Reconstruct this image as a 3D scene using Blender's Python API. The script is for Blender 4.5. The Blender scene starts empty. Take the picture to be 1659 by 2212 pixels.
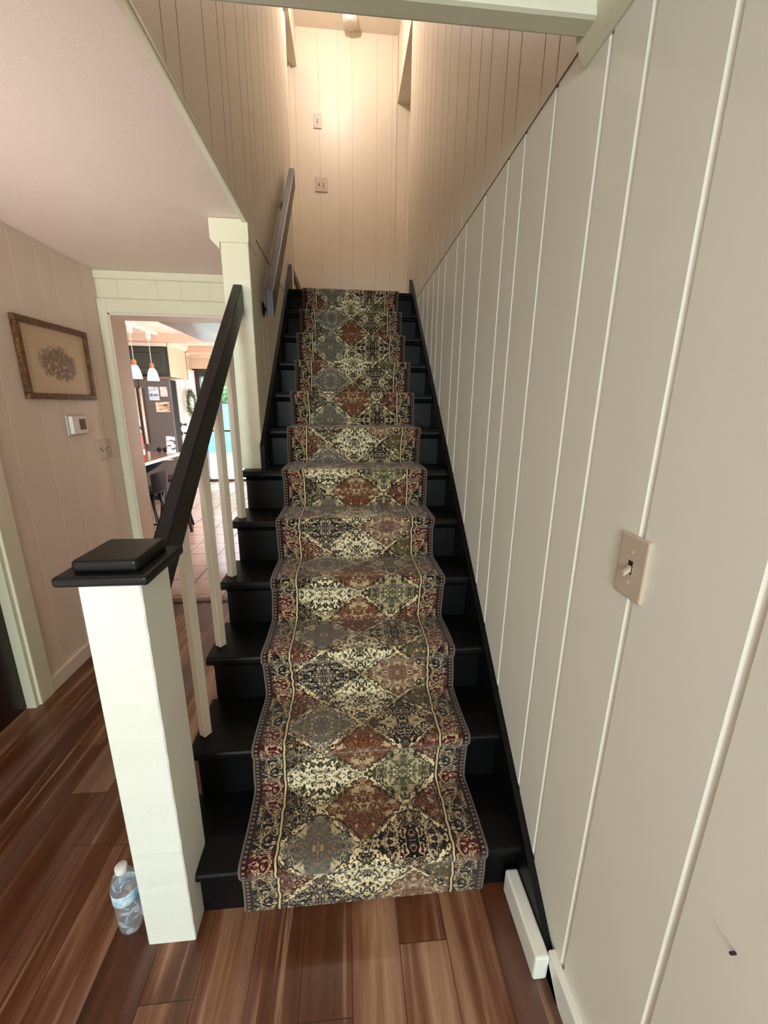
import bpy, bmesh, math, random
from mathutils import Vector, Matrix
random.seed(4)
S = bpy.context.scene
COL = S.collection
PI = math.pi

# ------------------------------------------------------------------ camera
F_PX = 869.66
cam_d = bpy.data.cameras.new('camera'); cam = bpy.data.objects.new('camera', cam_d); COL.objects.link(cam)
cam_d.sensor_fit = 'HORIZONTAL'; cam_d.sensor_width = 36.0
cam_d.lens = 36.0 * F_PX / 1659.0
cam_d.clip_start = 0.02
YAW, PITCH, ROLL = 0.0935, -0.2597, 0.0125
fw = Vector((math.sin(YAW)*math.cos(PITCH), math.cos(YAW)*math.cos(PITCH), math.sin(PITCH)))
rt = Vector((math.cos(YAW), -math.sin(YAW), 0)); up = rt.cross(fw)
r2 = rt*math.cos(ROLL) + up*math.sin(ROLL); u2 = -rt*math.sin(ROLL) + up*math.cos(ROLL)
M = Matrix((r2, u2, -fw)).transposed().to_4x4()
M.translation = Vector((-0.0432, -0.8739, 1.474))
cam.matrix_world = M
S.camera = cam

# ------------------------------------------------------------------ colour management
S.view_settings.view_transform = 'Standard'; S.view_settings.look = 'None'
S.view_settings.gamma = 1.0; S.view_settings.use_curve_mapping = False
S.view_settings.exposure = 1.0

# ------------------------------------------------------------------ world (daylight sky seen through the kitchen door)
W = bpy.data.worlds.new('world'); S.world = W; W.use_nodes = True
wn = W.node_tree; wn.nodes.clear()
wo = wn.nodes.new('ShaderNodeOutputWorld'); wb = wn.nodes.new('ShaderNodeBackground')
wb.inputs['Color'].default_value = (0.80, 0.92, 1.0, 1); wb.inputs['Strength'].default_value = 1.6
wn.links.new(wb.outputs[0], wo.inputs[0])

# ------------------------------------------------------------------ lights
def area(name, loc, aim, sx, sy, power, col, spread=180):
    l = bpy.data.lights.new(name, 'AREA'); l.shape = 'RECTANGLE'; l.size = sx; l.size_y = sy
    l.energy = power; l.color = col; l.spread = math.radians(spread)
    o = bpy.data.objects.new(name, l); COL.objects.link(o); o.location = loc
    d = Vector(aim) - Vector(loc)
    o.rotation_euler = d.to_track_quat('-Z', 'Y').to_euler()
    return o
sun_d = bpy.data.lights.new('sun', 'SUN'); sun_d.energy = 5.0; sun_d.angle = 0.01; sun_d.color = (1.0, 0.95, 0.86)
sun = bpy.data.objects.new('sun', sun_d); COL.objects.link(sun)
sun.rotation_euler = Vector((0.10, -0.50, -0.86)).to_track_quat('-Z', 'Y').to_euler()
area('hall_window_light', (-1.05, -6.40, 1.35), (-0.75, 0.5, 1.1), 1.05, 1.5, 88, (0.74, 0.97, 1.0))
area('hall_wall_fill', (-0.35, -1.9, 2.15), (0.35, -0.9, 0.6), 1.2, 1.2, 15, (1.0, 0.98, 0.97))  # added fill towards the right wall, no fixture hangs here
area('hall_ceiling_fill', (-1.35, -1.3, 0.10), (-1.2, 0.9, 2.26), 0.5, 0.8, 4.8, (1.0, 0.88, 0.83), 50)  # unseen upward fill added to brighten the hall ceiling
area('kitchen_door_light', (-2.3, 8.6, 3.3), (-2.2, 5.6, 0.0), 2.2, 1.6, 620, (0.93, 0.97, 1.0))
area('kitchen_side_fill', (-0.75, 4.4, 1.3), (-2.6, 4.9, 1.3), 2.4, 1.1, 38, (1.0, 0.90, 0.84))  # added fill for the kitchen, this side has no window

# ------------------------------------------------------------------ main measures (metres)
RI, GO = 0.1935, 0.2291            # riser, going
XR, XL = 0.492, -0.475             # stairwell wall faces
ZC = 2.262                         # hall ceiling
ZT = 4.86                          # upstairs ceiling
YH = 0.16                          # front edge of the stairwell opening
YE = 3.03                          # end of the stairwell side walls
YB = 3.95                          # landing back wall
XH = -1.60                         # hall left wall
YK0, YK1 = 2.08, 2.24              # wall between hall and kitchen
YD = 7.05                          # kitchen outer wall

# ------------------------------------------------------------------ node helpers
def lin(r, g, b):
    f = lambda c: (c/255/12.92) if c/255 <= 0.04045 else ((c/255+0.055)/1.055)**2.4
    return (f(r), f(g), f(b), 1)
class NT:
    def __init__(s, name):
        s.m = bpy.data.materials.new(name); s.m.use_nodes = True
        s.t = s.m.node_tree; s.t.nodes.clear()
        s.out = s.t.nodes.new('ShaderNodeOutputMaterial'); s.b = s.t.nodes.new('ShaderNodeBsdfPrincipled')
        s.t.links.new(s.b.outputs[0], s.out.inputs[0])
    def n(s, typ, **kw):
        nd = s.t.nodes.new(typ)
        for k, v in kw.items(): setattr(nd, k, v)
        return nd
    def put(s, sock, v):
        if isinstance(v, bpy.types.NodeSocket): s.t.links.new(v, sock)
        elif v is not None: sock.default_value = v
    def ma(s, op, a, b=None, c=None, clamp=False):
        nd = s.n('ShaderNodeMath', operation=op, use_clamp=clamp)
        s.put(nd.inputs[0], a)
        if b is not None: s.put(nd.inputs[1], b)
        if c is not None: s.put(nd.inputs[2], c)
        return nd.outputs[0]
    def mix(s, f, a, b, mode='MIX'):
        nd = s.n('ShaderNodeMix', data_type='RGBA', blend_type=mode)
        s.put(nd.inputs[0], f); s.put(nd.inputs[6], a); s.put(nd.inputs[7], b)
        return nd.outputs[2]
    def xyz(s, x, y, z):
        nd = s.n('ShaderNodeCombineXYZ'); s.put(nd.inputs[0], x); s.put(nd.inputs[1], y); s.put(nd.inputs[2], z)
        return nd.outputs[0]
    def sep(s, v):
        nd = s.n('ShaderNodeSeparateXYZ'); s.put(nd.inputs[0], v); return nd.outputs
    def noise(s, vec, scale, detail=2.0, dist=0.0, rough=0.5):
        nd = s.n('ShaderNodeTexNoise'); s.put(nd.inputs['Vector'], vec)
        nd.inputs['Scale'].default_value = scale; nd.inputs['Detail'].default_value = detail
        nd.inputs['Distortion'].default_value = dist; nd.inputs['Roughness'].default_value = rough
        return nd.outputs['Fac']
    def ramp(s, f, stops, interp='LINEAR'):
        nd = s.n('ShaderNodeValToRGB'); cr = nd.color_ramp; cr.interpolation = interp
        while len(cr.elements) < len(stops): cr.elements.new(0.5)
        for e, (p, c) in zip(cr.elements, stops): e.position = p; e.color = c
        s.put(nd.inputs[0], f); return nd.outputs[0]
    def step(s, v, a, b):
        nd = s.n('ShaderNodeMapRange', interpolation_type='SMOOTHSTEP')
        s.put(nd.inputs['Value'], v); s.put(nd.inputs['From Min'], a); s.put(nd.inputs['From Max'], b)
        return nd.outputs[0]
    def bump(s, h, strength, dist=0.001):
        nd = s.n('ShaderNodeBump'); nd.inputs['Strength'].default_value = strength; nd.inputs['Distance'].default_value = dist
        s.put(nd.inputs['Height'], h); s.t.links.new(nd.outputs[0], s.b.inputs['Normal'])
    def fin(s, col=None, rough=None, metal=None, **kw):
        if col is not None: s.put(s.b.inputs['Base Color'], col)
        if rough is not None: s.put(s.b.inputs['Roughness'], rough)
        if metal is not None: s.b.inputs['Metallic'].default_value = metal
        for k, v in kw.items(): s.b.inputs[k.replace('_', ' ')].default_value = v
        return s.m
    def pos(s): return s.n('ShaderNodeTexCoord').outputs['Object']

def paint(name, rgb, rough=0.55, var=0.05, bump=0.12, scale=6.0, **kw):
    k = NT(name); p = k.pos()
    c = lin(*rgb); dk = tuple(x*(1-var) for x in c[:3])+(1,)
    col = k.mix(k.noise(p, scale, 3), dk, c)
    k.bump(k.noise(p, 90, 3), bump, 0.002)
    return k.fin(col, rough, **kw)

MT = {}
MT['wall'] = paint('cream_wall_paint', (231, 227, 215), 0.42)
MT['wall_up'] = paint('warm_wall_paint', (226, 215, 197), 0.40)
MT['hall_wall'] = paint('hall_wall_paint', (230, 213, 198), 0.5)
MT['ceil'] = paint('ceiling_paint', (232, 217, 205), 0.9, bump=0.3)
MT['trim'] = paint('white_trim_paint', (226, 221, 194), 0.35)
def mk_scuff():
    k = NT('scuffed_trim_paint'); x, y, z = k.sep(k.pos())
    a = k.step(k.noise(k.xyz(k.ma('MULTIPLY', x, 7), 2.0, 0), 1.0, 1), 0.56, 0.66)
    b = k.step(k.noise(k.xyz(k.ma('MULTIPLY', x, 160), 0, k.ma('MULTIPLY', z, 8)), 1.0, 2), 0.52, 0.62)
    c = k.step(z, ZC-0.020, ZC-0.006)
    k.bump(k.noise(k.pos(), 40, 3), 0.2, 0.003)
    return k.fin(k.mix(k.ma('MULTIPLY', k.ma('MULTIPLY', a, b), c), lin(224, 221, 200), lin(112, 106, 90)), 0.4)
MT['scuff'] = mk_scuff()
MT['white'] = paint('white_gloss_paint', (236, 236, 226), 0.35, bump=0.25)
MT['balus'] = paint('cream_baluster_paint', (226, 214, 196), 0.4)
MT['black'] = paint('black_stair_paint', (10, 9, 10), 0.42, bump=0.1, Specular_IOR_Level=0.16)
MT['rail'] = paint('charcoal_rail_paint', (16, 16, 17), 0.34, bump=0.2, Specular_IOR_Level=0.35)
MT['wallrail'] = paint('worn_charcoal_paint', (44, 36, 33), 0.4, bump=0.2)
MT['plate'] = paint('almond_plastic', (196, 178, 158), 0.35, bump=0.0)
MT['plate_up'] = paint('ivory_plastic', (205, 192, 178), 0.4, bump=0.0)
MT['whitepl'] = paint('white_plastic', (236, 234, 230), 0.35, bump=0.0)
MT['dark'] = paint('dark_slot', (40, 30, 24), 0.6, bump=0.0)
MT['gap'] = paint('brown_joint', (96, 80, 62), 0.8, bump=0.0)
MT['screen'] = paint('dim_display', (88, 66, 58), 0.2, bump=0.0)
MT['darkdoor'] = paint('dark_mahogany', (38, 14, 10), 0.35, var=0.3, scale=3)
MT['brownwood'] = paint('brown_wood', (86, 48, 30), 0.4, var=0.4, scale=20)
MT['fridge'] = paint('dark_stainless', (104, 90, 84), 0.35, var=0.15, scale=2, bump=0.02)
MT['fridgeside'] = paint('black_enamel', (20, 17, 20), 0.75, bump=0.02)
MT['chrome'] = paint('bright_steel', (232, 224, 208), 0.25, bump=0.0, Metallic=0.35)
MT['cab'] = paint('dark_green_cabinet', (60, 62, 50), 0.4, bump=0.02)
MT['copper'] = paint('copper_socket', (214, 150, 120), 0.35, bump=0.0, Metallic=0.6)
MT['navy'] = paint('black_stool_paint', (22, 22, 32), 0.35, bump=0.02)
MT['red'] = paint('red_cylinder', (188, 22, 38), 0.3, bump=0.0)
MT['kwall'] = paint('kitchen_wall', (240, 220, 196), 0.6)
MT['kceil'] = paint('kitchen_ceiling', (245, 228, 212), 0.8)
MT['beam'] = paint('kitchen_beam', (222, 190, 168), 0.6)
MT['doorwhite'] = paint('exterior_door_white', (244, 242, 238), 0.4, bump=0.0)
MT['frame_dk'] = paint('dark_door_frame', (58, 52, 54), 0.5, bump=0.0)
MT['bronze'] = paint('aged_brass', (120, 84, 56), 0.4, bump=0.0, Metallic=0.8)
MT['paper'] = paint('white_paper', (240, 236, 230), 0.8, bump=0.0)
MT['deck'] = paint('pale_deck', (215, 205, 195), 0.8)
MT['cord'] = paint('white_cord', (240, 232, 224), 0.5, bump=0.0)
MT['shoe'] = paint('unfinished_base', (120, 70, 44), 0.6)

def mk_floor():
    k = NT('hall_plank_floor'); p = k.pos(); x, y, z = k.sep(p)
    pw = 0.135
    xs = k.ma('DIVIDE', k.ma('ADD', x, 0.045), pw); ix = k.ma('FLOOR', xs); fx = k.ma('FRACT', xs)
    wn1 = k.n('ShaderNodeTexWhiteNoise', noise_dimensions='1D'); k.put(wn1.inputs['W'], ix)
    ys = k.ma('ADD', k.ma('DIVIDE', y, 1.15), k.ma('MULTIPLY', wn1.outputs['Value'], 7.3))
    iy = k.ma('FLOOR', ys); fy = k.ma('FRACT', ys)
    wn2 = k.n('ShaderNodeTexWhiteNoise', noise_dimensions='2D'); k.put(wn2.inputs['Vector'], k.xyz(ix, iy, 0))
    tone = wn2.outputs['Value']
    g1 = k.noise(k.xyz(k.ma('ADD', k.ma('MULTIPLY', x, 11), k.ma('MULTIPLY', tone, 40)), k.ma('MULTIPLY', y, 0.9), tone), 1.6, 4, 0.6)
    g2 = k.noise(k.xyz(k.ma('MULTIPLY', x, 120), k.ma('MULTIPLY', y, 3.0), tone), 1.5, 3, 0.2)
    f = k.ma('ADD', k.ma('MULTIPLY', g1, 0.9), k.ma('ADD', k.ma('MULTIPLY', tone, 0.42), k.ma('MULTIPLY', g2, 0.22)))
    f = k.ma('SUBTRACT', f, 0.25)
    col = k.ramp(f, [(0.08, lin(46, 22, 11)), (0.34, lin(78, 40, 21)), (0.54, lin(96, 54, 32)), (0.68, lin(126, 84, 60)), (0.86, lin(166, 128, 100))])
    mv = k.step(k.noise(k.xyz(k.ma('MULTIPLY', x, 6), k.ma('MULTIPLY', y, 0.8), tone), 1.3, 2), 0.5, 0.7)
    col = k.mix(k.ma('MULTIPLY', mv, 0.5), col, lin(122, 92, 84))  # mauve gloss streaks painted into the plank colour
    st = k.step(k.noise(k.xyz(k.ma('MULTIPLY', x, 34), k.ma('MULTIPLY', y, 1.1), tone), 1.2, 3), 0.60, 0.70)
    col = k.mix(k.ma('MULTIPLY', st, 0.55), col, lin(176, 138, 108))
    seam = k.ma('MINIMUM', k.ma('MINIMUM', fx, k.ma('SUBTRACT', 1, fx)), k.ma('MULTIPLY', k.ma('MINIMUM', fy, k.ma('SUBTRACT', 1, fy)), 8))
    sm = k.step(seam, 0.0, 0.014)
    col = k.mix(sm, lin(46, 22, 12), col)
    k.bump(k.ma('ADD', sm, k.ma('MULTIPLY', g2, 0.25)), 0.3, 0.002)
    return k.fin(col, k.ma('ADD', 0.22, k.ma('MULTIPLY', g2, 0.18)))
MT['floor'] = mk_floor()

def mk_tile():
    k = NT('kitchen_tile_floor'); x, y, z = k.sep(k.pos()); T = 0.31
    xs = k.ma('DIVIDE', k.ma('ADD', x, 0.1), T); ys = k.ma('DIVIDE', y, T)
    fx = k.ma('FRACT', xs); fy = k.ma('FRACT', ys)
    w = k.n('ShaderNodeTexWhiteNoise', noise_dimensions='2D'); k.put(w.inputs['Vector'], k.xyz(k.ma('FLOOR', xs), k.ma('FLOOR', ys), 0))
    e = k.ma('MINIMUM', k.ma('MINIMUM', fx, k.ma('SUBTRACT', 1, fx)), k.ma('MINIMUM', fy, k.ma('SUBTRACT', 1, fy)))
    m = k.step(e, 0.012, 0.03)
    col = k.mix(w.outputs['Value'], lin(206, 176, 164), lin(188, 152, 138))
    col = k.mix(k.noise(k.pos(), 9, 3), col, lin(170, 140, 130))
    col = k.mix(m, lin(104, 84, 78), col)
    k.bump(m, 0.5, 0.003)
    return k.fin(col, 0.16)
MT['tile'] = mk_tile()

def mk_runner():
    k = NT('persian_runner'); uvn = k.n('ShaderNodeTexCoord'); U, V, _ = k.sep(uvn.outputs['UV'])
    A, B = 0.285, 0.235
    V0 = k.ma('ADD', V, RUN_PHASE)
    aU = k.ma('ABSOLUTE', U)
    p = k.ma('DIVIDE', U, A); q = k.ma('DIVIDE', V0, B)
    s = k.ma('ADD', p, q); t = k.ma('SUBTRACT', p, q)
    fs = k.ma('SUBTRACT', k.ma('FRACT', s), 0.5); ft = k.ma('SUBTRACT', k.ma('FRACT', t), 0.5)
    iS = k.ma('FLOOR', s); iT = k.ma('FLOOR', t)
    idw = k.n('ShaderNodeTexWhiteNoise', noise_dimensions='2D'); k.put(idw.inputs['Vector'], k.xyz(iS, iT, 0)); rid = idw.outputs['Value']
    lp = k.ma('MULTIPLY', k.ma('ADD', fs, ft), 0.5); lq = k.ma('MULTIPLY', k.ma('SUBTRACT', fs, ft), 0.5)
    X = k.ma('MULTIPLY', k.ma('ABSOLUTE', lp), A); Y = k.ma('MULTIPLY', lq, B)
    # ---- which medallion: column cp (-1..1) and row r of the eight-row repeat
    cp = k.ma('MULTIPLY', k.ma('ADD', k.ma('ADD', iS, iT), 1.0), 0.5)
    cq2 = k.ma('SUBTRACT', iS, iT)
    r8 = k.ma('FLOORED_MODULO', k.ma('ADD', cq2, ROW0), 8.0)
    rr = k.ma('DIVIDE', k.ma('ADD', r8, 0.2), 8.0)
    BURG, BLK, GREY, RUST = lin(76, 6, 14), lin(14, 8, 10), lin(92, 94, 88), lin(100, 52, 26)
    LEAF, OLIVE, LACE, NAVY, RGREY = lin(14, 14, 12), lin(66, 68, 44), lin(40, 42, 28), lin(18, 18, 28), lin(112, 76, 60)
    def col5(a, b, c, d): return k.ramp(rr, [(0.0, a), (0.25, b), (0.5, c), (0.75, d)], 'CONSTANT')
    near = lambda v: k.ma('LESS_THAN', k.ma('ABSOLUTE', k.ma('SUBTRACT', cp, v)), 0.2)
    mL, mC, mR, mRR = near(-0.5), near(0.0), near(0.5), k.ma('GREATER_THAN', cp, 0.8)
    gr = col5(LEAF, LEAF, BURG, BURG)
    gr = k.mix(mL, gr, col5(GREY, LACE, GREY, NAVY))
    gr = k.mix(mC, gr, col5(RUST, RUST, LACE, LACE))
    gr = k.mix(mR, gr, col5(BLK, OLIVE, BLK, RGREY))
    gr = k.mix(mRR, gr, col5(BURG, BURG, OLIVE, OLIVE))
    # seed: one drawing per kind of medallion, mirrored across the repeat
    isA = k.ma('MAXIMUM', mL, mR)
    up2 = k.ma('GREATER_THAN', r8, 3.5)
    flip = k.ma('SUBTRACT', 1.0, k.ma('MULTIPLY', 2.0, k.ma('GREATER_THAN', k.ma('FLOORED_MODULO', r8, 4.0), 2.0)))
    kind = k.ma('ADD', k.ma('ADD', k.ma('MULTIPLY', cp, 7.3), k.ma('MULTIPLY', up2, 3.1)), k.ma('MULTIPLY', isA, k.ma('MULTIPLY', k.ma('GREATER_THAN', k.ma('FLOORED_MODULO', r8, 4.0), 1.0), 5.7)))
    Yb = k.ma('MULTIPLY', Y, flip)
    Ym = k.ma('ADD', k.ma('MULTIPLY', isA, k.ma('ABSOLUTE', Y)), k.ma('MULTIPLY', k.ma('SUBTRACT', 1.0, isA), Yb))
    W1 = k.ma('ADD', kind, 40.0)
    sc = lambda kx: k.xyz(k.ma('MULTIPLY', X, kx), k.ma('MULTIPLY', Ym, kx*0.85), W1)
    n1 = k.noise(sc(30), 1.0, 1.0, 1.8)
    c1 = k.ma('ABSOLUTE', k.ma('SUBTRACT', k.ma('FRACT', k.ma('MULTIPLY', n1, 5.5)), 0.5))
    l1 = k.ma('SUBTRACT', 1.0, k.step(c1, 0.09, 0.15))
    n2 = k.noise(sc(78), 1.0, 1.0, 1.0)
    l2 = k.step(n2, 0.54, 0.59)
    n3 = k.noise(sc(50), 1.0, 1.0, 0.6)
    vo = k.n('ShaderNodeTexVoronoi', feature='F1'); k.put(vo.inputs['Vector'], sc(46)); vo.inputs['Scale'].default_value = 1.0
    vd = vo.outputs['Distance']
    spot = k.ma('MULTIPLY', k.ma('SUBTRACT', 1.0, k.step(vd, 0.20, 0.28)), k.step(k.noise(sc(18), 1.0, 0), 0.46, 0.5))
    hi = k.mix(k.step(k.noise(sc(14), 1.0, 0), 0.44, 0.56), lin(226, 204, 162), lin(150, 122, 94))
    sec = k.ramp(k.noise(sc(20), 1.0, 0), [(0.36, lin(92, 26, 22)), (0.46, lin(72, 80, 60)), (0.54, lin(116, 112, 100)), (0.62, lin(112, 60, 34))])
    col = k.mix(k.ma('MULTIPLY', l2, 0.45), gr, sec)
    col = k.mix(k.ma('MULTIPLY', k.step(n3, 0.59, 0.63), 0.55), col, hi)
    col = k.mix(k.ma('MULTIPLY', l1, 0.85), col, hi)
    col = k.mix(k.ma('MULTIPLY', spot, 0.9), col, lin(190, 158, 118))
    lace = k.ma('MAXIMUM', k.ma('MULTIPLY', mL, k.ma('LESS_THAN', k.ma('ABSOLUTE', k.ma('SUBTRACT', r8, 2.0)), 0.3)), k.ma('MULTIPLY', mC, up2))
    col = k.mix(k.ma('MULTIPLY', lace, k.step(n2, 0.49, 0.53)), col, lin(240, 224, 186))
    # ---- ogee outline: leafy cream edge with a dark keyline
    wob = k.ma('MULTIPLY', k.ma('SUBTRACT', k.noise(sc(60), 1.0, 1.0), 0.5), 0.17)
    e = k.ma('ADD', k.ma('SUBTRACT', 0.5, k.ma('MAXIMUM', k.ma('ABSOLUTE', fs), k.ma('ABSOLUTE', ft))), wob)
    band = k.ma('SUBTRACT', 1.0, k.step(e, 0.030, 0.042)); dkb = k.ma('SUBTRACT', 1.0, k.step(e, 0.055, 0.07))
    rim = k.mix(k.step(k.noise(sc(12), 1.0, 0), 0.4, 0.6), lin(234, 212, 168), lin(138, 116, 84))
    col = k.mix(k.ma('MULTIPLY', dkb, 0.85), col, lin(26, 16, 14))
    col = k.mix(k.ma('MULTIPLY', band, k.step(n2, 0.42, 0.48)), col, rim)
    # ---- border
    P = 0.235
    bv = k.ma('PINGPONG', V0, P/2); seg = k.ma('FLOOR', k.ma('DIVIDE', V0, P/2))
    bsc = lambda kx: k.xyz(k.ma('MULTIPLY', aU, kx), k.ma('MULTIPLY', bv, kx), 3.3)
    bn = k.noise(bsc(34), 1.0, 1.0, 1.6)
    bc = k.ma('ABSOLUTE', k.ma('SUBTRACT', k.ma('FRACT', k.ma('MULTIPLY', bn, 4.0)), 0.5))
    bl = k.ma('SUBTRACT', 1.0, k.step(bc, 0.09, 0.18))
    bb = k.step(k.noise(bsc(70), 1.0, 1.0, 0.5), 0.53, 0.6)
    alt = k.step(k.ma('SINE', k.ma('MULTIPLY', V0, 2*PI/P)), -0.2, 0.2)
    bg = k.mix(alt, lin(78, 8, 16), lin(12, 10, 14))
    bcol = k.mix(k.ma('MULTIPLY', bb, 0.7), bg, lin(120, 92, 66))
    bcol = k.mix(k.ma('MULTIPLY', bl, 0.85), bcol, lin(212, 190, 150))
    tri = k.ma('PINGPONG', V0, P/4)
    tri = k.ma('ADD', k.ma('MULTIPLY', k.ma('SINE', k.ma('MULTIPLY', V0, 4*PI/P)), 0.020), k.ma('MULTIPLY', bn, 0.03))
    vine = k.ma('ABSOLUTE', k.ma('SUBTRACT', aU, k.ma('ADD', 0.284, tri)))
    bcol = k.mix(k.ma('SUBTRACT', 1.0, k.step(vine, 0.004, 0.006)), bcol, lin(24, 14, 12))
    bcol = k.mix(k.ma('SUBTRACT', 1.0, k.step(vine, 0.0020, 0.0036)), bcol, lin(190, 164, 122))
    inb = k.step(aU, 0.2615, 0.2635)
    col = k.mix(inb, col, bcol)
    wig = k.ma('MULTIPLY', k.ma('SUBTRACT', k.noise(k.xyz(k.ma('MULTIPLY', V0, 30), 0, 0), 1.0, 1.0), 0.5), 0.012)
    gd = k.ma('ABSOLUTE', k.ma('SUBTRACT', k.ma('ADD', aU, wig), 0.262))
    col = k.mix(k.ma('SUBTRACT', 1.0, k.step(gd, 0.006, 0.009)), col, lin(24, 16, 12))
    col = k.mix(k.ma('SUBTRACT', 1.0, k.step(gd, 0.0022, 0.0040)), col, lin(222, 196, 146))
    # outer guard: dark maroon strip with tan dots, then grey-tan overcast edge
    og = k.step(aU, 0.338, 0.340)
    dots = k.step(k.ma('SINE', k.ma('MULTIPLY', V0, 2*PI/0.014)), 0.1, 0.4)
    mid = k.ma('SUBTRACT', 1.0, k.step(k.ma('ABSOLUTE', k.ma('SUBTRACT', aU, 0.352)), 0.003, 0.005))
    oc = k.mix(k.ma('MULTIPLY', mid, dots), lin(36, 10, 12), lin(150, 128, 98))
    oc = k.mix(k.step(aU, 0.3585, 0.3605), oc, lin(112, 96, 82))
    col = k.mix(og, col, oc)
    fib = k.noise(k.xyz(U, V, 0), 900, 1.0)
    col = k.mix(k.ma('MULTIPLY', fib, 0.22), col, lin(10, 8, 8), 'MIX')
    k.bump(k.noise(k.xyz(U, V, 0), 500, 2.0), 0.6, 0.002)
    k.b.inputs['Specular IOR Level'].default_value = 0.15
    k.b.inputs['Sheen Weight'].default_value = 0.25; k.b.inputs['Sheen Roughness'].default_value = 0.5
    return k.fin(col, 0.95)
RUN_PHASE = 0.0
ROW0 = -2.0
MT['runner'] = mk_runner()

def mk_art():
    k = NT('botanical_print'); x, y, z = k.sep(k.pos())      # local: y across, z up (origin at print centre)
    wx = k.ma('SUBTRACT', k.noise(k.pos(), 22, 3, 0.5), 0.5); wy = k.ma('SUBTRACT', k.noise(k.pos(), 31, 3, 0.8), 0.5)
    dx = k.ma('DIVIDE', k.ma('ADD', y, k.ma('MULTIPLY', wx, 0.09)), 0.150)
    dz = k.ma('DIVIDE', k.ma('ADD', k.ma('ADD', z, 0.01), k.ma('MULTIPLY', wy, 0.10)), 0.092)
    r = k.ma('SQRT', k.ma('ADD', k.ma('MULTIPLY', dx, dx), k.ma('MULTIPLY', dz, dz)))
    m = k.ma('MULTIPLY', k.ma('SUBTRACT', 1.0, k.step(r, 0.75, 1.1)), k.step(k.noise(k.pos(), 55, 3), 0.30, 0.48))
    red = k.ma('SUBTRACT', 1.0, k.step(k.ma('ADD', r, k.ma('MULTIPLY', wx, 1.5)), 0.3, 0.75))
    fl = k.mix(red, lin(104, 96, 76), lin(134, 72, 68))
    fl = k.mix(k.noise(k.pos(), 60, 2), fl, lin(86, 74, 62))
    col = k.mix(k.ma('MULTIPLY', m, 0.85), lin(208, 184, 152), fl)
    ln = k.ma('MAXIMUM', k.ma('DIVIDE', k.ma('ABSOLUTE', y), 0.212), k.ma('DIVIDE', k.ma('ABSOLUTE', z), 0.138))
    lm = k.ma('MULTIPLY', k.step(ln, 0.985, 0.992), k.ma('SUBTRACT', 1.0, k.step(ln, 1.0, 1.007)))
    col = k.mix(k.ma('MULTIPLY', lm, 0.5), col, lin(150, 122, 96))
    return k.fin(col, 0.35)
MT['art'] = mk_art()
def mk_framewood():
    k = NT('burled_frame_wood'); n = k.noise(k.pos(), 60, 4, 1.0)
    return k.fin(k.ramp(n, [(0.3, lin(52, 28, 12)), (0.55, lin(98, 62, 32)), (0.75, lin(140, 100, 60))]), 0.4)
MT['frame'] = mk_framewood()
def mk_glass(name, col, rough, ior=1.45):
    k = NT(name)
    return k.fin(col, rough, Transmission_Weight=1.0, IOR=ior)
def mk_bottle():
    k = NT('clear_bottle_plastic'); n = k.noise(k.pos(), 38, 2, 0.6)
    k.put(k.b.inputs['Alpha'], k.ma('ADD', 0.16, k.ma('MULTIPLY', k.step(n, 0.52, 0.62), 0.35)))
    return k.fin(lin(214, 226, 240), 0.08, Specular_IOR_Level=0.9)
MT['plastic_clear'] = mk_bottle()
MT['pane'] = mk_glass('door_glass', (1, 1, 1, 1), 0.0, 1.02)
def mk_shade():
    k = NT('frosted_shade'); k.b.inputs['Emission Color'].default_value = lin(255, 236, 222); k.b.inputs['Emission Strength'].default_value = 0.55
    return k.fin(lin(250, 238, 230), 0.4)
MT['shade'] = mk_shade()
def mk_label():
    k = NT('bottle_label'); n = k.noise(k.pos(), 60, 2)
    return k.fin(k.ramp(n, [(0.35, lin(120, 190, 232)), (0.5, lin(190, 222, 238)), (0.62, lin(232, 240, 244))]), 0.35)
MT['label'] = mk_label()
def mk_bulb():
    k = NT('warm_bulb'); k.b.inputs['Emission Color'].default_value = lin(255, 214, 170); k.b.inputs['Emission Strength'].default_value = 12
    return k.fin(lin(255, 240, 220), 0.4)
MT['bulb'] = mk_bulb()
def mk_stone():
    k = NT('granite_top'); n = k.noise(k.pos(), 60, 5)
    return k.fin(k.ramp(n, [(0.3, lin(92, 66, 56)), (0.6, lin(160, 130, 116))]), 0.15)
MT['stone'] = mk_stone()
def mk_leaf(name, a, b):
    k = NT(name); n = k.noise(k.pos(), 14, 3)
    return k.fin(k.mix(n, lin(*a), lin(*b)), 0.6)
MT['leaf'] = mk_leaf('wreath_leaf', (44, 66, 34), (120, 144, 92))
MT['bush'] = mk_leaf('garden_leaf', (60, 120, 70), (150, 200, 140))
def mk_fence():
    k = NT('teal_fence'); x, y, z = k.sep(k.pos()); f = k.ma('FRACT', k.ma('DIVIDE', x, 0.14))
    m = k.step(k.ma('MINIMUM', f, k.ma('SUBTRACT', 1, f)), 0.02, 0.06)
    return k.fin(k.mix(m, lin(60, 110, 130), lin(120, 190, 204)), 0.7)
MT['fence'] = mk_fence()
def mk_photo(name, seed, stops):
    k = NT(name); x, y, z = k.sep(k.pos())
    n = k.noise(k.xyz(k.ma('MULTIPLY', x, 8), seed, k.ma('MULTIPLY', z, 26)), 1.0, 2)
    return k.fin(k.ramp(n, stops), 0.6)
MT['card_blue'] = mk_photo('blue_card', 1.0, [(0.35, lin(70, 110, 150)), (0.45, lin(200, 222, 236)), (0.7, lin(232, 240, 244))])
MT['card_tan'] = mk_photo('tan_card', 4.0, [(0.38, lin(110, 84, 62)), (0.48, lin(208, 184, 150)), (0.6, lin(246, 226, 212))])
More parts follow.
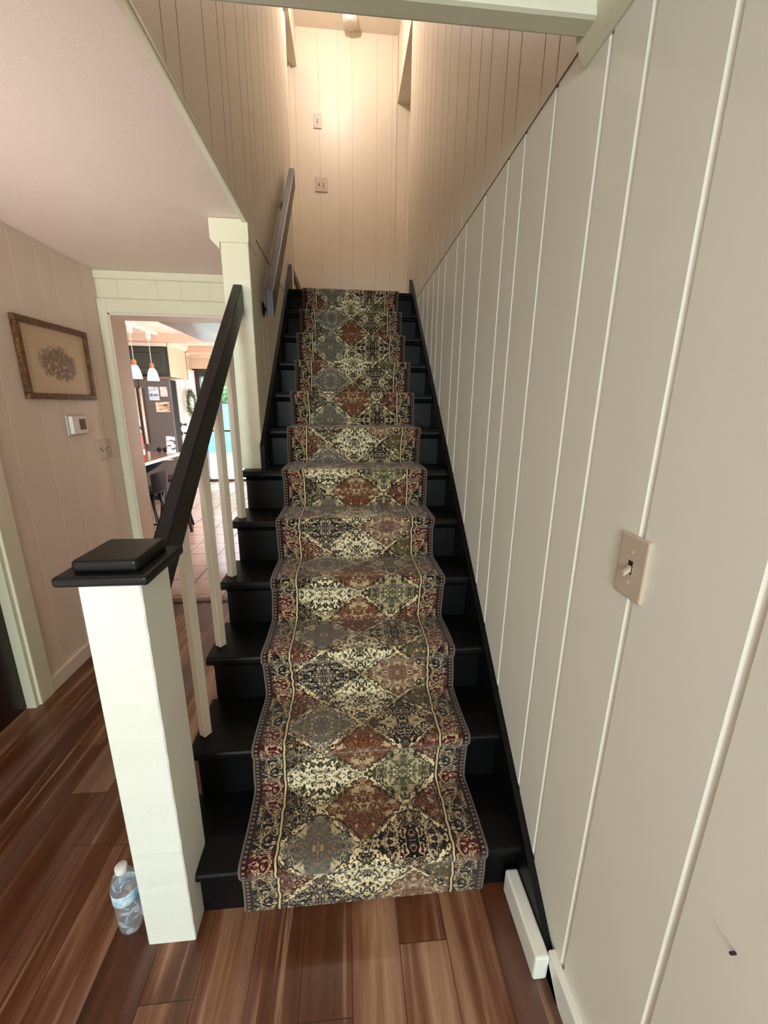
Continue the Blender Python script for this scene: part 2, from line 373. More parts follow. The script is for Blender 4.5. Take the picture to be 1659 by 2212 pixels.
MT['card_pink'] = mk_photo('pink_card', 8.0, [(0.3, lin(60, 44, 44)), (0.4, lin(250, 226, 216)), (0.8, lin(250, 232, 224))])
MT['leaflet'] = mk_photo('printed_leaflet', 12.0, [(0.40, lin(90, 84, 88)), (0.47, lin(240, 242, 246)), (0.8, lin(250, 250, 252))])

# ------------------------------------------------------------------ geometry helpers
def nb(): return bmesh.new()
def box(bm, x0, x1, y0, y1, z0, z1, bev=0.0, seg=1, mi=0):
    vs = [bm.verts.new((x, y, z)) for x in (x0, x1) for y in (y0, y1) for z in (z0, z1)]
    fs = [bm.faces.new([vs[i] for i in q]) for q in ((0,1,3,2),(4,6,7,5),(0,4,5,1),(2,3,7,6),(0,2,6,4),(1,5,7,3))]
    for f in fs: f.material_index = mi
    if bev > 0:
        es = list({e for f in fs for e in f.edges})
        bmesh.ops.bevel(bm, geom=es, offset=bev, segments=seg, profile=0.5, affect='EDGES')
    return vs
def prism(bm, poly, ext, axis):
    """poly: 2D points; axis 'x' (poly=y,z), 'y' (poly=x,z), 'z' (poly=x,y); ext=(a,b)"""
    def P(p, e): return {'x': (e, p[0], p[1]), 'y': (p[0], e, p[1]), 'z': (p[0], p[1], e)}[axis]
    a = [bm.verts.new(P(p, ext[0])) for p in poly]; b = [bm.verts.new(P(p, ext[1])) for p in poly]
    n = len(poly)
    fs = [bm.faces.new(a), bm.faces.new(b)]
    for i in range(n): fs.append(bm.faces.new((a[i], a[(i+1) % n], b[(i+1) % n], b[i])))
    return fs
def lathe(bm, prof, cx=0, cy=0, cz=0, seg=32, caps=True):
    rings = []
    for r, z in prof:
        rings.append([bm.verts.new((cx+r*math.cos(2*PI*i/seg), cy+r*math.sin(2*PI*i/seg), cz+z)) for i in range(seg)])
    for a, b in zip(rings, rings[1:]):
        for i in range(seg): bm.faces.new((a[i], a[(i+1) % seg], b[(i+1) % seg], b[i]))
    if caps:
        bm.faces.new(rings[0]); bm.faces.new(rings[-1])
def tube(bm, pts, r, seg=8):
    pts = [Vector(p) for p in pts]; rings = []
    for i, p in enumerate(pts):
        d = (pts[min(i+1, len(pts)-1)] - pts[max(i-1, 0)]).normalized()
        a = d.cross(Vector((0, 0, 1)) if abs(d.z) < 0.95 else Vector((1, 0, 0))).normalized(); b = d.cross(a)
        rr = r[i] if isinstance(r, (list, tuple)) else r
        rings.append([bm.verts.new(p + a*rr*math.cos(2*PI*j/seg) + b*rr*math.sin(2*PI*j/seg)) for j in range(seg)])
    for A_, B_ in zip(rings, rings[1:]):
        for j in range(seg): bm.faces.new((A_[j], A_[(j+1) % seg], B_[(j+1) % seg], B_[j]))
    bm.faces.new(rings[0]); bm.faces.new(rings[-1])
def obj(name, bm, mat, parent=None, smooth=False, origin=None):
    bmesh.ops.recalc_face_normals(bm, faces=bm.faces)
    o_ = Vector(origin) if origin else Vector((0, 0, 0))
    if origin: bmesh.ops.translate(bm, verts=bm.verts, vec=-o_)
    me = bpy.data.meshes.new(name); bm.to_mesh(me); bm.free()
    for m in (mat if isinstance(mat, (list, tuple)) else [mat]): me.materials.append(MT[m])
    if smooth:
        for p in me.polygons: p.use_smooth = True
    o = bpy.data.objects.new(name, me); COL.objects.link(o)
    if parent:
        o.parent = parent
        base = parent.matrix_basis.translation if not parent.parent else parent.parent.location + parent.location
        o.location = o_ - base
    else: o.location = o_
    return o
def thing(name, label, cat, loc=(0, 0, 0), group=None):
    o = bpy.data.objects.new(name, None); COL.objects.link(o); o.location = loc; o.empty_display_size = 0.05
    tag(o, label, cat, group); return o
def tag(o, label, cat, group=None):
    o['label'] = label; o['category'] = cat
    if group: o['group'] = group
    return o
def struct(name, bm, mat, smooth=False):
    o = obj(name, bm, mat, smooth=smooth); o['kind'] = 'structure'; return o
def part(name, bm, mat, parent, smooth=False, label=None):
    """mesh given in WORLD coordinates, parented to a thing (or to a part) keeping its place"""
    w = Vector(parent.location)
    if parent.parent: w += parent.parent.location
    bmesh.ops.translate(bm, verts=bm.verts, vec=-w)
    bmesh.ops.recalc_face_normals(bm, faces=bm.faces)
    me = bpy.data.meshes.new(name); bm.to_mesh(me); bm.free()
    for m in (mat if isinstance(mat, (list, tuple)) else [mat]): me.materials.append(MT[m])
    if smooth:
        for p in me.polygons: p.use_smooth = True
    o = bpy.data.objects.new(name, me); COL.objects.link(o); o.parent = parent
    if label: o['label'] = label
    return o
def grooved(bm, fixed, back, a0, a1, z0, z1, grooves, gw, gd, along):
    """board wall: face at coordinate `fixed`, back at `back`; V grooves at positions `grooves` along the wall"""
    sg = 1 if back > fixed else -1
    pts = [(a0, fixed)]
    for g in sorted(grooves):
        if a0 + gw < g < a1 - gw: pts += [(g-gw/2, fixed), (g-gw*0.12, fixed+sg*gd), (g+gw*0.12, fixed+sg*gd), (g+gw/2, fixed)]
    pts += [(a1, fixed), (a1, back), (a0, back)]
    if along == 'y': prism(bm, [(f, a) for a, f in pts], (z0, z1), 'z')
    else: prism(bm, pts, (z0, z1), 'z')

# ------------------------------------------------------------------ room shell
bm = nb(); box(bm, -2.6, 1.6, -6.6, YK0-0.03, -0.1, 0.0); struct('floor', bm, 'floor')
bm = nb(); box(bm, -4.4, XL-0.09, YK1-0.17, YD+0.1, -0.1, -0.002); struct('floor_kitchen', bm, 'tile')
bm = nb(); box(bm, XH, XL-0.09, YK0-0.045, YK0+0.02, -0.004, 0.010, 0.003); struct('trim_threshold', bm, 'brownwood')

GRL = [-1.10, -0.93, -0.80, -0.62, -0.446, -0.19-0.03, -0.03, 0.10, 0.33, 0.51, 0.64, 0.87, 1.11, 1.26, 1.50, 1.66, 1.80, 1.97, 2.13, 2.33, 2.50]
GRU = [0.35, 0.44, 0.62, 0.74, 0.92, 1.06, 1.22, 1.43, 1.62, 1.76, 1.98, 2.12, 2.30, 2.44, 2.62, 2.78, 2.90]
ZS = 2.252
bm = nb(); grooved(bm, XR, XR+0.12, -6.6, YE, 0, ZS, GRL, 0.016, 0.006, 'y'); struct('wall_right', bm, 'wall')
bm = nb(); grooved(bm, XR+0.004, XR+0.12, YH+0.0, YE, ZS, ZT, GRU, 0.007, 0.004, 'y'); struct('wall_right_upper', bm, 'wall_up')
bm = nb(); box(bm, XR, XR+0.12, -6.6, YH, ZS, ZC+0.05); struct('wall_right_band', bm, 'wall')
GLU = [0.42, 0.54, 0.79, 0.98, 1.08, 1.30, 1.46, 1.58, 1.82, 1.98, 2.16, 2.39, 2.60, 2.72, 2.90]
bm = nb(); grooved(bm, XL-0.004, XL-0.10, YH, YE, ZC+0.006, ZT, GLU, 0.007, 0.004, 'y'); struct('wall_left_upper', bm, 'wall_up')
bm = nb(); grooved(bm, XL, XL-0.10, 1.407, YE, 0.0, ZC-0.001, [g for g in GLU if g > 1.4], 0.007, 0.003, 'y'); struct('wall_left_stair', bm, 'wall_up')
# hall ceiling, header over the opening
bm = nb(); box(bm, -2.6, XR+0.1, -6.6, YH-0.02, ZC, ZC+0.2); box(bm, -2.6, XL-0.006, YH-0.02, YK0+0.02, ZC, ZC+0.2); struct('ceiling', bm, 'ceil')
bm = nb(); box(bm, XL-0.02, XR+0.1, YH-0.02, YH, ZC, ZT); struct('wall_front_upper', bm, 'wall_up')
bm = nb(); box(bm, -1.6, 1.6, YH-0.02, YB+0.1, ZT, ZT+0.1); struct('ceiling_upper', bm, 'wall_up')
# trims at the opening edge
bm = nb(); box(bm, XL-0.03, XR, YH-0.045, YH+0.012, ZC-0.032, ZC+0.004, 0.010, 2); struct('trim_1', bm, 'scuff')
bm = nb(); box(bm, XL-0.022, XL+0.006, YH-0.03, 1.235, ZC-0.016, ZC+0.003, 0.006, 2); struct('trim_2', bm, 'trim')
bm = nb(); prism(bm, [(XR+0.001, ZC+0.002), (XR-0.032, ZC+0.002), (XR-0.032, ZC-0.018), (XR-0.026, ZC-0.032), (XR-0.018, ZC-0.05), (XR-0.005, ZC-0.066), (XR+0.001, ZC-0.066)], (-6.5, YH+0.03), 'y'); struct('trim_3', bm, 'trim')
# joint line between lower and upper boards (thin dark strips)
bm = nb(); box(bm, XR-0.0012, XR+0.006, YH+0.03, YE, ZS-0.001, ZS+0.003); struct('trim_4', bm, 'gap')
bm = nb(); box(bm, XL-0.006, XL+0.0012, 1.33, YE, ZC-0.018, ZC-0.012); struct('trim_5', bm, 'dark')
# right baseboards: one along the wall, a thicker one in front of the stair skirt
bm = nb(); box(bm, XR-0.020, XR+0.001, -6.5, -0.185, 0, 0.088, 0.004, 2); struct('baseboard_right', bm, 'white')
bm = nb(); box(bm, XR-0.060, XR-0.021, -0.20, 0.012, 0, 0.085, 0.006, 2); struct('baseboard_stair', bm, 'white')

# hall left wall with door opening, back wall with kitchen opening
GHL = [1.19, 1.40, 1.57, 1.69, 1.93]
bm = nb(); grooved(bm, XH, XH-0.12, 0.98, YK1, 0, ZC, GHL, 0.008, 0.004, 'y'); struct('wall_left', bm, 'hall_wall')
bm = nb(); box(bm, XH-0.12, XH, -6.6, 0.06, 0, ZC); struct('wall_left_front', bm, 'hall_wall')
bm = nb(); box(bm, XH-0.12, XH, 0.06, 0.98, 2.05, ZC); struct('wall_left_head', bm, 'hall_wall')
dr = nb(); box(dr, XH-0.075, XH-0.035, 0.07, 0.975, 0.004, 2.045, 0.003)
for (a, b) in ((0.18, 0.48), (0.57, 0.87)):
    for (c, d) in ((0.2, 0.85), (1.0, 1.9)):
        box(dr, XH-0.040, XH-0.028, a, b, c, d, 0.006)
struct('door_1', dr, 'darkdoor')
bm = nb(); box(bm, XH-0.001, XH+0.022, 0.975, 1.068, 0, 2.049, 0.004, 2); box(bm, XH-0.001, XH+0.022, -0.03, 0.065, 0, 2.049, 0.004, 2); box(bm, XH-0.001, XH+0.022, -0.03, 1.068, 2.05, 2.14, 0.004, 2)
box(bm, XH-0.12, XH+0.01, 0.955, 0.985, 0, 2.05); struct('trim_6', bm, 'trim')
bm = nb(); box(bm, XH-0.001, XH+0.020, 1.068, YK0, 0, 0.085, 0.004, 2); struct('baseboard_left', bm, 'hall_wall')
XO0, XO1, ZO = -1.545, XL-0.10, 2.02
bm = nb(); grooved(bm, YK0, YK1, XH-0.1, XL-0.08, 2.09, ZC, [-1.47, -1.23, -1.09, -0.905, -0.72], 0.006, 0.003, 'x')
box(bm, XH-0.10, XO0, YK0+0.0, YK1, 0, 2.09); box(bm, XO0, XL-0.08, YK0+0.0, YK1, ZO, 2.09); struct('wall_back', bm, 'trim')
bm = nb(); box(bm, XH+0.001, XO0, YK0-0.022, YK0+0.002, 0, 2.10, 0.003); box(bm, XO0, XL-0.11, YK0-0.022, YK0+0.002, ZO, 2.10, 0.003); struct('trim_7', bm, 'trim')
bm = nb(); box(bm, XH+0.001, XL-0.11, YK0-0.02, YK0+0.002, 2.215, ZC-0.001, 0.003); struct('trim_8', bm, 'trim')
bm = nb(); box(bm, XO0-0.002, XO0+0.012, YK0-0.015, YK1+0.01, 0, ZO, 0.002); box(bm, XO0, XL-0.11, YK0-0.015, YK1+0.01, ZO-0.014, ZO+0.002, 0.002); struct('trim_9', bm, 'hall_wall')
# wall behind the camera with a window
bm = nb(); box(bm, -2.6, -1.6, -6.6, -6.5, 0, ZC); box(bm, -0.5, 1.6, -6.6, -6.5, 0, ZC); box(bm, -1.6, -0.5, -6.6, -6.5, 0, 0.5); box(bm, -1.6, -0.5, -6.6, -6.5, 2.15, ZC); struct('wall_front', bm, 'hall_wall')
fr = nb()
for a in ((-1.6, -1.55), (-1.075, -1.025), (-0.55, -0.5)): box(fr, a[0], a[1], -6.58, -6.52, 0.5, 2.15)
for c in ((0.5, 0.55), (1.3, 1.35), (2.1, 2.15)): box(fr, -1.6, -0.5, -6.58, -6.52, c[0], c[1])
struct('window_1', fr, 'white')

# upstairs landing
bm = nb(); grooved(bm, YB, YB+0.1, -1.6, 1.6, 2.2, ZT, [-0.276, -0.087, 0.047, 0.289, 0.44, 0.60, 0.85, -0.5, -0.75], 0.006, 0.004, 'x'); struct('wall_landing_back', bm, 'wall_up')
bm = nb(); box(bm, 0.470, 0.488, YB-0.006, YB+0.002, 2.33, ZT); struct('trim_10', bm, 'wall_up')
bm = nb(); box(bm, XL-0.5, XL, YE, YB, 4.56, ZT); box(bm, XR, XR+0.6, YE, YB, 4.34, ZT); struct('ceiling_landing_sides', bm, 'wall_up')
bm = nb(); box(bm, XR+0.12, 1.6, YE-0.1, YE, 2.33, ZT); struct('wall_landing_front_right', bm, 'wall_up')
bm = nb(); box(bm, -1.6, XL-0.10, YE-0.1, YE, 2.33, ZT); struct('wall_landing_front_left', bm, 'wall_up')
bm = nb(); box(bm, 1.0, 1.1, YE, YB, 2.33, ZT); struct('wall_landing_right', bm, 'wall_up')
bm = nb(); box(bm, XL-0.055, XL-0.035, YE+0.35, YE+0.42, 2.33, 4.56, 0.003); box(bm, XL-0.35, XL-0.06, YB-0.03, YB+0.001, 2.33, 4.56, 0.003); struct('trim_11', bm, 'wall_up')
bm = nb(); box(bm, -1.1, -1.0, YE, YB, 2.33, ZT); struct('wall_landing_left', bm, 'wall_up')
bm = nb(); box(bm, -1.6, 1.6, 11*GO+0.30, YB+0.1, 12*RI-0.2, 12*RI-0.012); struct('floor_landing', bm, 'floor')

# kitchen shell
bm = nb(); box(bm, -4.4, XL-0.1, YK1, YD+0.1, 2.33, 2.43); struct('ceiling_kitchen', bm, 'kceil')
for i, (y0, y1, z0) in enumerate(((YK1+0.001, 3.12, 2.235), (4.95, 5.12, 2.235), (6.15, 6.32, 2.235))):
    bm = nb(); box(bm, -4.3, XL-0.1, y0, y1, z0, 2.331, 0.004); struct('trim_beam', bm, 'beam')
bm = nb(); box(bm, -4.4, -4.3, YK0, YD+0.1, 0, 2.4); struct('wall_kitchen_left', bm, 'kwall')
bm = nb(); box(bm, XL-0.11, XL-0.10, 1.9, YD+0.1, 0, 2.4); struct('wall_kitchen_right', bm, 'kwall')
bm = nb(); box(bm, -4.4, -2.79, YD, YD+0.1, 0, 2.4); box(bm, -1.86, XL-0.10, YD, YD+0.1, 0, 2.4); box(bm, -2.79, -1.86, YD, YD+0.1, 2.06, 2.4); struct('wall_kitchen_back', bm, 'kwall')
bm = nb(); box(bm, -4.4, -2.80, 6.12, YD, 0, 2.4); struct('wall_kitchen_corner', bm, 'kwall')
bm = nb(); box(bm, -2.563, -2.545, 5.49, 6.12, 1.83, 2.33); box(bm, -2.80, -2.545, 6.10, 6.12, 1.83, 2.33); struct('wall_kitchen_return', bm, 'kwall')
bm = nb(); prism(bm, [(-2.545, 2.332), (-2.49, 2.332), (-2.50, 2.29), (-2.535, 2.25), (-2.545, 2.25)], (5.47, 6.14), 'y'); prism(bm, [(-2.80, 2.332), (-2.73, 2.332), (-2.75, 2.29), (-2.785, 2.25), (-2.80, 2.25)], (6.08, YD), 'y'); box(bm, -2.80, -1.0, YD-0.05, YD+0.001, 2.24, 2.331, 0.01); struct('trim_12', bm, 'kceil')
bm = nb()
box(bm, -2.79, -2.68, YD-0.02, YD+0.12, 0, 2.06, 0.004); box(bm, -1.94, -1.86, YD-0.02, YD+0.12, 0, 2.06, 0.004)
box(bm, -2.68, -1.94, YD-0.02, YD+0.12, 1.93, 2.06, 0.004); box(bm, -2.68, -1.94, YD+0.03, YD+0.09, 0.95, 0.985, 0.003); box(bm, -2.68, -1.94, YD+0.02, YD+0.10, 0.0, 0.05, 0.003)
struct('door_2', bm, 'frame_dk')
bm = nb(); box(bm, -2.68, -1.94, YD+0.055, YD+0.060, 0.05, 1.93); o = struct('door_2_pane', bm, 'pane')

# ------------------------------------------------------------------ staircase
st = thing('staircase', 'black painted wooden staircase between the two boarded walls', 'staircase', (0, 0, 0))
TZ = -0.012                       # painted wood lies just under the runner surface
for n in range(1, 13):
    y0 = (n-1)*GO; zt = n*RI + TZ
    xl = -0.566 if n <= 6 else XL+0.001
    if n == 1: xl = -0.484
    bm = nb()
    b0, t = y0+0.004, 0.032
    prof = [(b0+0.006, zt-t), (b0, zt-t+0.008), (b0, zt-0.010), (b0+0.003, zt-0.003), (b0+0.010, zt), (y0+GO+0.03, zt), (y0+GO+0.03, zt-t)]
    if n == 12: prof[-2] = (y0+0.42, zt); prof[-1] = (y0+0.42, zt-t)
    if n == 6:
        prism(bm, prof, (-0.62 if False else xl, XR-0.018), 'x')
    else: prism(bm, prof, (xl, XR-0.018), 'x')
    if n == 1:
        box(bm, -0.566, -0.4845, 0.0995, GO+0.03, zt-t, zt, 0.0)
    # cove strip under the nosing
    prism(bm, [(y0+0.03, zt-t), (y0+0.014, zt-t), (y0+0.018, zt-t-0.010), (y0+0.030, zt-t-0.018)], (max(xl, -0.545), XR-0.018), 'x')
    part('tread', bm, 'black', st)
    bm = nb(); box(bm, max(xl, -0.548), XR-0.018, y0+0.030, y0+0.048, (n-1)*RI+TZ if n > 1 else 0.0, zt-t+0.001); part('riser', bm, 'black', st)
def skirt(x0, x1, ya, yb, zoff, slope, cut):
    bm = nb(); za = lambda y: zoff + slope*y
    if cut == 'floor':
        y00 = -zoff/slope
        poly = [(y00+0.010, 0.0), (y00, 0.004)] + [(yb-0.06, za(yb-0.06)), (yb-0.02, za(yb-0.02)-0.002), (yb-0.004, za(yb)-0.018), (yb, za(yb)-0.05), (yb, za(yb)-0.28), (0.35, 0.0)]
    else:
        poly = [(ya, za(ya)-0.16), (ya, za(ya)), (yb-0.06, za(yb-0.06)), (yb-0.02, za(yb-0.02)-0.002), (yb-0.004, za(yb)-0.018), (yb, za(yb)-0.05), (yb, za(yb)-0.28)]
    prism(bm, poly, (x0, x1), 'x'); return bm
part('skirt_board', skirt(XR-0.020, XR+0.001, 0, 2.70, 0.212, 0.834, 'floor'), 'black', st)
part('skirt_board', skirt(XL-0.001, XL+0.020, 1.205, 2.72, 0.262, 0.838, 'wall'), 'black', st)
# outer side under the open treads
bm = nb()
poly = [(0.10, 0.0), (0.10, RI+TZ-0.032)]
for n in range(2, 7): poly += [((n-1)*GO+0.032, (n-1)*RI+TZ-0.032), ((n-1)*GO+0.032, n*RI+TZ-0.032)]
poly += [(1.40, 6*RI+TZ-0.032), (1.40, 0.0)]
poly = [p for i, p in enumerate(poly) if i == 0 or p != poly[i-1]]
prism(bm, poly, (-0.545, XL-0.101 if False else -0.530), 'x'); part('side_panel', bm, 'balus', st, label='cream side panel under the open tread ends')

# ------------------------------------------------------------------ runner carpet
def runner():
    pts = [(0.0165, 0.001)]
    for n in range(1, 13):
        y = (n-1)*GO; z = n*RI
        pts += [(y+0.0165, (n-1)*RI+0.012 if n > 1 else 0.02), (y+0.017, z-0.075), (y+0.016, z-0.058), (y+0.010, z-0.050), (y+0.003, z-0.045), (y-0.001, z-0.036), (y-0.002, z-0.024),
                (y, z-0.012), (y+0.006, z-0.003), (y+0.016, z), (y+0.06, z)]
        if n < 12: pts += [(y+GO-0.02, z), (y+GO+0.008, z+0.002), (y+GO+0.015, z+0.008)]
        else: pts += [(y+0.39, z)]
    # resample
    out = [pts[0]]
    for a, b in zip(pts, pts[1:]):
        d = math.hypot(b[0]-a[0], b[1]-a[1]); k = max(1, int(d/0.025))
        for i in range(1, k+1): out.append((a[0]+(b[0]-a[0])*i/k, a[1]+(b[1]-a[1])*i/k))
    bm = nb(); uvl = bm.loops.layers.uv.new('UVMap'); hw = 0.367; th = 0.010
    us = [-hw, -hw+0.004, -0.2, 0, 0.2, hw-0.004, hw]
    s = 0; S_ = [0]
    for a, b in zip(out, out[1:]): s += math.hypot(b[0]-a[0], b[1]-a[1]); S_.append(s)
    rnd = random.Random(2)
    top = []; bot = []
    for i, (y, z) in enumerate(out):
        a = out[max(i-1, 0)]; b = out[min(i+1, len(out)-1)]
        ty, tz = b[0]-a[0], b[1]-a[1]; L = math.hypot(ty, tz) or 1
        ny, nz = -tz/L, ty/L      # outward normal
        wv = 0.0025*math.sin(S_[i]*9.0+0.7)+0.0015*math.sin(S_[i]*23.0)
        row = []; rb = []
        for u in us:
            drop = 0.003 if abs(u) > hw-0.001 else 0
            row.append((bm.verts.new((u+wv, y-ny*drop, z-nz*drop)), u, S_[i]))
            rb.append((bm.verts.new((u+wv, y-ny*th, z-nz*th)), u, S_[i]))
        top.append(row); bot.append(rb)
    def quad(a, b, c, d, ofs=0):
        f = bm.faces.new((a[0], b[0], c[0], d[0]))
        for lp, q in zip(f.loops, (a, b, c, d)): lp[uvl].uv = (q[1], q[2])
    for i in range(len(out)-1):
        for j in range(len(us)-1): quad(top[i][j], top[i][j+1], top[i+1][j+1], top[i+1][j])
        quad(top[i][0], top[i+1][0], bot[i+1][0], bot[i][0]); quad(top[i][-1], bot[i][-1], bot[i+1][-1], top[i+1][-1])
    o = obj('stair_runner', bm, 'runner', smooth=True)
    return o
rn = runner()
tag(rn, 'Persian patterned runner carpet in burgundy, black and cream down the black stairs', 'carpet runner')

# ------------------------------------------------------------------ newel post
NX0, NX1, NY0, NY1 = -0.614, -0.486, -0.038, 0.098
nw = thing('newel_post', 'square white newel post with black cap at the foot of the stairs', 'newel post', ((NX0+NX1)/2, (NY0+NY1)/2, 0))
bm = nb()
# hand-filled edges: slightly wavering corners
def wavy_post(bm, x0, x1, y0, y1, z0, z1, amp, seed):
    rnd = random.Random(seed); N = 46; rings = []
    c = 0.003
    base = [(x0+c, y0), (x1-c, y0), (x1, y0+c), (x1, y1-c), (x1-c, y1), (x0+c, y1), (x0, y1-c), (x0, y0+c)]
    for i in range(N+1):
        z = z0+(z1-z0)*i/N; dx = amp*(rnd.random()-0.5); dy = amp*(rnd.random()-0.5)
        rings.append([bm.verts.new((x+(dx if k in (1, 2) else 0), y+(dy if k in (0, 1) else 0), z)) for k, (x, y) in enumerate(base)])
    for a, b in zip(rings, rings[1:]):
        for i in range(8): bm.faces.new((a[i], a[(i+1) % 8], b[(i+1) % 8], b[i]))
    bm.faces.new(rings[0]); bm.faces.new(rings[-1])
wavy_post(bm, NX0, NX1, NY0, NY1, 0, 1.108, 0.0013, 5)
part('shaft', bm, 'white', nw)
bm = nb(); cx, cy = (NX0+NX1)/2, (NY0+NY1)/2
box(bm, cx-0.094, cx+0.094, cy-0.098, cy+0.098, 1.105, 1.128, 0.008, 3)
cp = part('cap', bm, 'rail', nw)
bm = nb(); box(bm, cx-0.066, cx+0.066, cy-0.074, cy+0.074, 1.126, 1.156, 0.009, 3); part('cap_block', bm, 'rail', cp)

# ------------------------------------------------------------------ open-side handrail and balusters
rs = thing('stair_railing', 'black slanted handrail with four white balusters between newel post and column', 'railing', (-0.535, 0.6, 0.0))
def slant(x0, x1, ya, yb, zb, slope, thick, bev):
    """rail between vertical cuts at ya, yb; zb = bottom height at ya; thick measured vertically"""
    bm = nb()
    fs = prism(bm, [(ya, zb), (ya, zb+thick), (yb, zb+thick+slope*(yb-ya)), (yb, zb+slope*(yb-ya))], (x0, x1), 'x')
    es = [e for e in bm.edges if abs(e.verts[0].co.x-e.verts[1].co.x) < 1e-6]
    bmesh.ops.bevel(bm, geom=es, offset=bev, segments=2, profile=0.5, affect='EDGES'); return bm
RZ = lambda y: 1.985 + 0.832*(y-1.215)      # top of the rail
part('handrail', slant(-0.556, -0.514, NY1+0.001, 1.234, RZ(NY1+0.001)-0.118, 0.832, 0.118, 0.005), 'rail', rs)
for n, yb in ((2, 0.318), (3, 0.552), (4, 0.772), (5, 0.998)):
    bm = nb(); x = -0.537; h = 0.0145; a = math.radians(-34)
    zt = RZ(yb)-0.10
    pts = [(x+h*math.sqrt(2)*math.cos(a+PI/4+k*PI/2), yb+h*math.sqrt(2)*math.sin(a+PI/4+k*PI/2)) for k in range(4)]
    prism(bm, pts, (n*RI+TZ+0.001, zt), 'z')
    es = [e for e in bm.edges if abs(e.verts[0].co.z-e.verts[1].co.z) > 0.2]
    bmesh.ops.bevel(bm, geom=es, offset=0.002, segments=1, affect='EDGES')
    part('baluster', bm, 'balus', rs)

# ------------------------------------------------------------------ column
cl = thing('support_column', 'tall square cream column standing on the sixth stair by the wall end', 'column', (-0.535, 1.26, 6*RI+TZ))
bm = nb(); wavy_post(bm, -0.598, XL+0.001, 1.235, 1.405, 6*RI+TZ+0.001, 2.18, 0.001, 8); part('shaft', bm, 'trim', cl)
bm = nb(); prism(bm, [(-0.638, ZC-0.002), (-0.638, 2.182), (-0.630, 2.170), (-0.598, 2.140), (-0.598, 2.168), (XL+0.003, 2.168), (XL+0.005, 2.182), (XL+0.005, ZC-0.002)], (1.225, 1.40), 'y'); part('capital', bm, 'trim', cl)

# ------------------------------------------------------------------ wall handrail
wr = thing('wall_handrail', 'dark grey handrail mounted on the left stairwell wall', 'handrail', (-0.43, 1.4, 1.9))
part('rail', slant(-0.440, -0.400, 1.40, 2.66, 1.900, 0.885, 0.122, 0.004), 'wallrail', wr)
for (yy, zz) in ((1.50, 1.955), (2.45, 2.80)):
    bm = nb()
    prev = []
    for (r_, x_) in ((0.030, XL+0.001), (0.030, XL+0.005), (0.016, XL+0.012)):
        prev.append([bm.verts.new((x_, yy+r_*math.cos(2*PI*i/20), zz+r_*1.25*math.sin(2*PI*i/20))) for i in range(20)])
    for a, b in zip(prev, prev[1:]):
        for i in range(20): bm.faces.new((a[i], a[(i+1) % 20], b[(i+1) % 20], b[i]))
    bm.faces.new(prev[0]); bm.faces.new(prev[-1])
    tube(bm, [(XL+0.008, yy, zz), (XL+0.035, yy, zz-0.002), (-0.425, yy-0.005, zz+0.01), (-0.420, yy-0.008, zz+0.04)], 0.007, 10)
    part('bracket', bm, 'rail', wr, smooth=True)

# ------------------------------------------------------------------ switches and thermostat
def toggle(bm_, x, y, z, up, axis):
    d = 0.010*(1 if up else -1)
    if axis == 'x-':   # wall on the right, lever points to -x
        vs = [(x, y-0.004, z-0.006), (x, y+0.004, z-0.006), (x, y+0.004, z+0.006), (x, y-0.004, z+0.006)]
        vt = [(x-0.014, y-0.0035, z-0.004+d), (x-0.014, y+0.0035, z-0.004+d), (x-0.014, y+0.0035, z+0.003+d), (x-0.014, y-0.0035, z+0.003+d)]
    elif axis == 'x+':
        vs = [(x, y-0.004, z-0.006), (x, y+0.004, z-0.006), (x, y+0.004, z+0.006), (x, y-0.004, z+0.006)]
        vt = [(x+0.014, y-0.0035, z-0.004+d), (x+0.014, y+0.0035, z-0.004+d), (x+0.014, y+0.0035, z+0.003+d), (x+0.014, y-0.0035, z+0.003+d)]
    else:              # wall behind, lever points to -y
        vs = [(x-0.004, y, z-0.006), (x+0.004, y, z-0.006), (x+0.004, y, z+0.006), (x-0.004, y, z+0.006)]
        vt = [(x-0.0035, y-0.014, z-0.004+d), (x+0.0035, y-0.014, z-0.004+d), (x+0.0035, y-0.014, z+0.003+d), (x-0.0035, y-0.014, z+0.003+d)]
    a = [bm_.verts.new(v) for v in vs]; b = [bm_.verts.new(v) for v in vt]
    bm_.faces.new(a); bm_.faces.new(b)
    for i in range(4): bm_.faces.new((a[i], a[(i+1) % 4], b[(i+1) % 4], b[i]))
# single switch, right wall
SY, SZ = -0.215, 1.185
sw = thing('light_switch', 'large almond light switch with one toggle on the right boarded wall', 'light switch', (XR, SY, SZ))
bm = nb(); box(bm, XR-0.008, XR+0.002, SY-0.037, SY+0.037, SZ-0.061, SZ+0.061, 0.0035, 2); pl = part('cover_plate', bm, 'plate', sw)
bm = nb(); box(bm, XR-0.0088, XR-0.006, SY-0.0055, SY+0.0055, SZ-0.013, SZ+0.013); part('slot', bm, 'dark', sw)
bm = nb(); toggle(bm, XR-0.008, SY, SZ-0.002, False, 'x-'); part('toggle', bm, 'plate', sw)
for dz in (-0.03, 0.03):
    bm = nb(); lathe(bm, [(0.0032, 0), (0.0032, 0.001)], 0, 0, 0, 12); bmesh.ops.rotate(bm, verts=bm.verts, cent=(0, 0, 0), matrix=Matrix.Rotation(-PI/2, 3, 'Y')); bmesh.ops.translate(bm, verts=bm.verts, vec=(XR-0.008, SY, SZ+dz)); part('screw', bm, 'plate_up', sw)
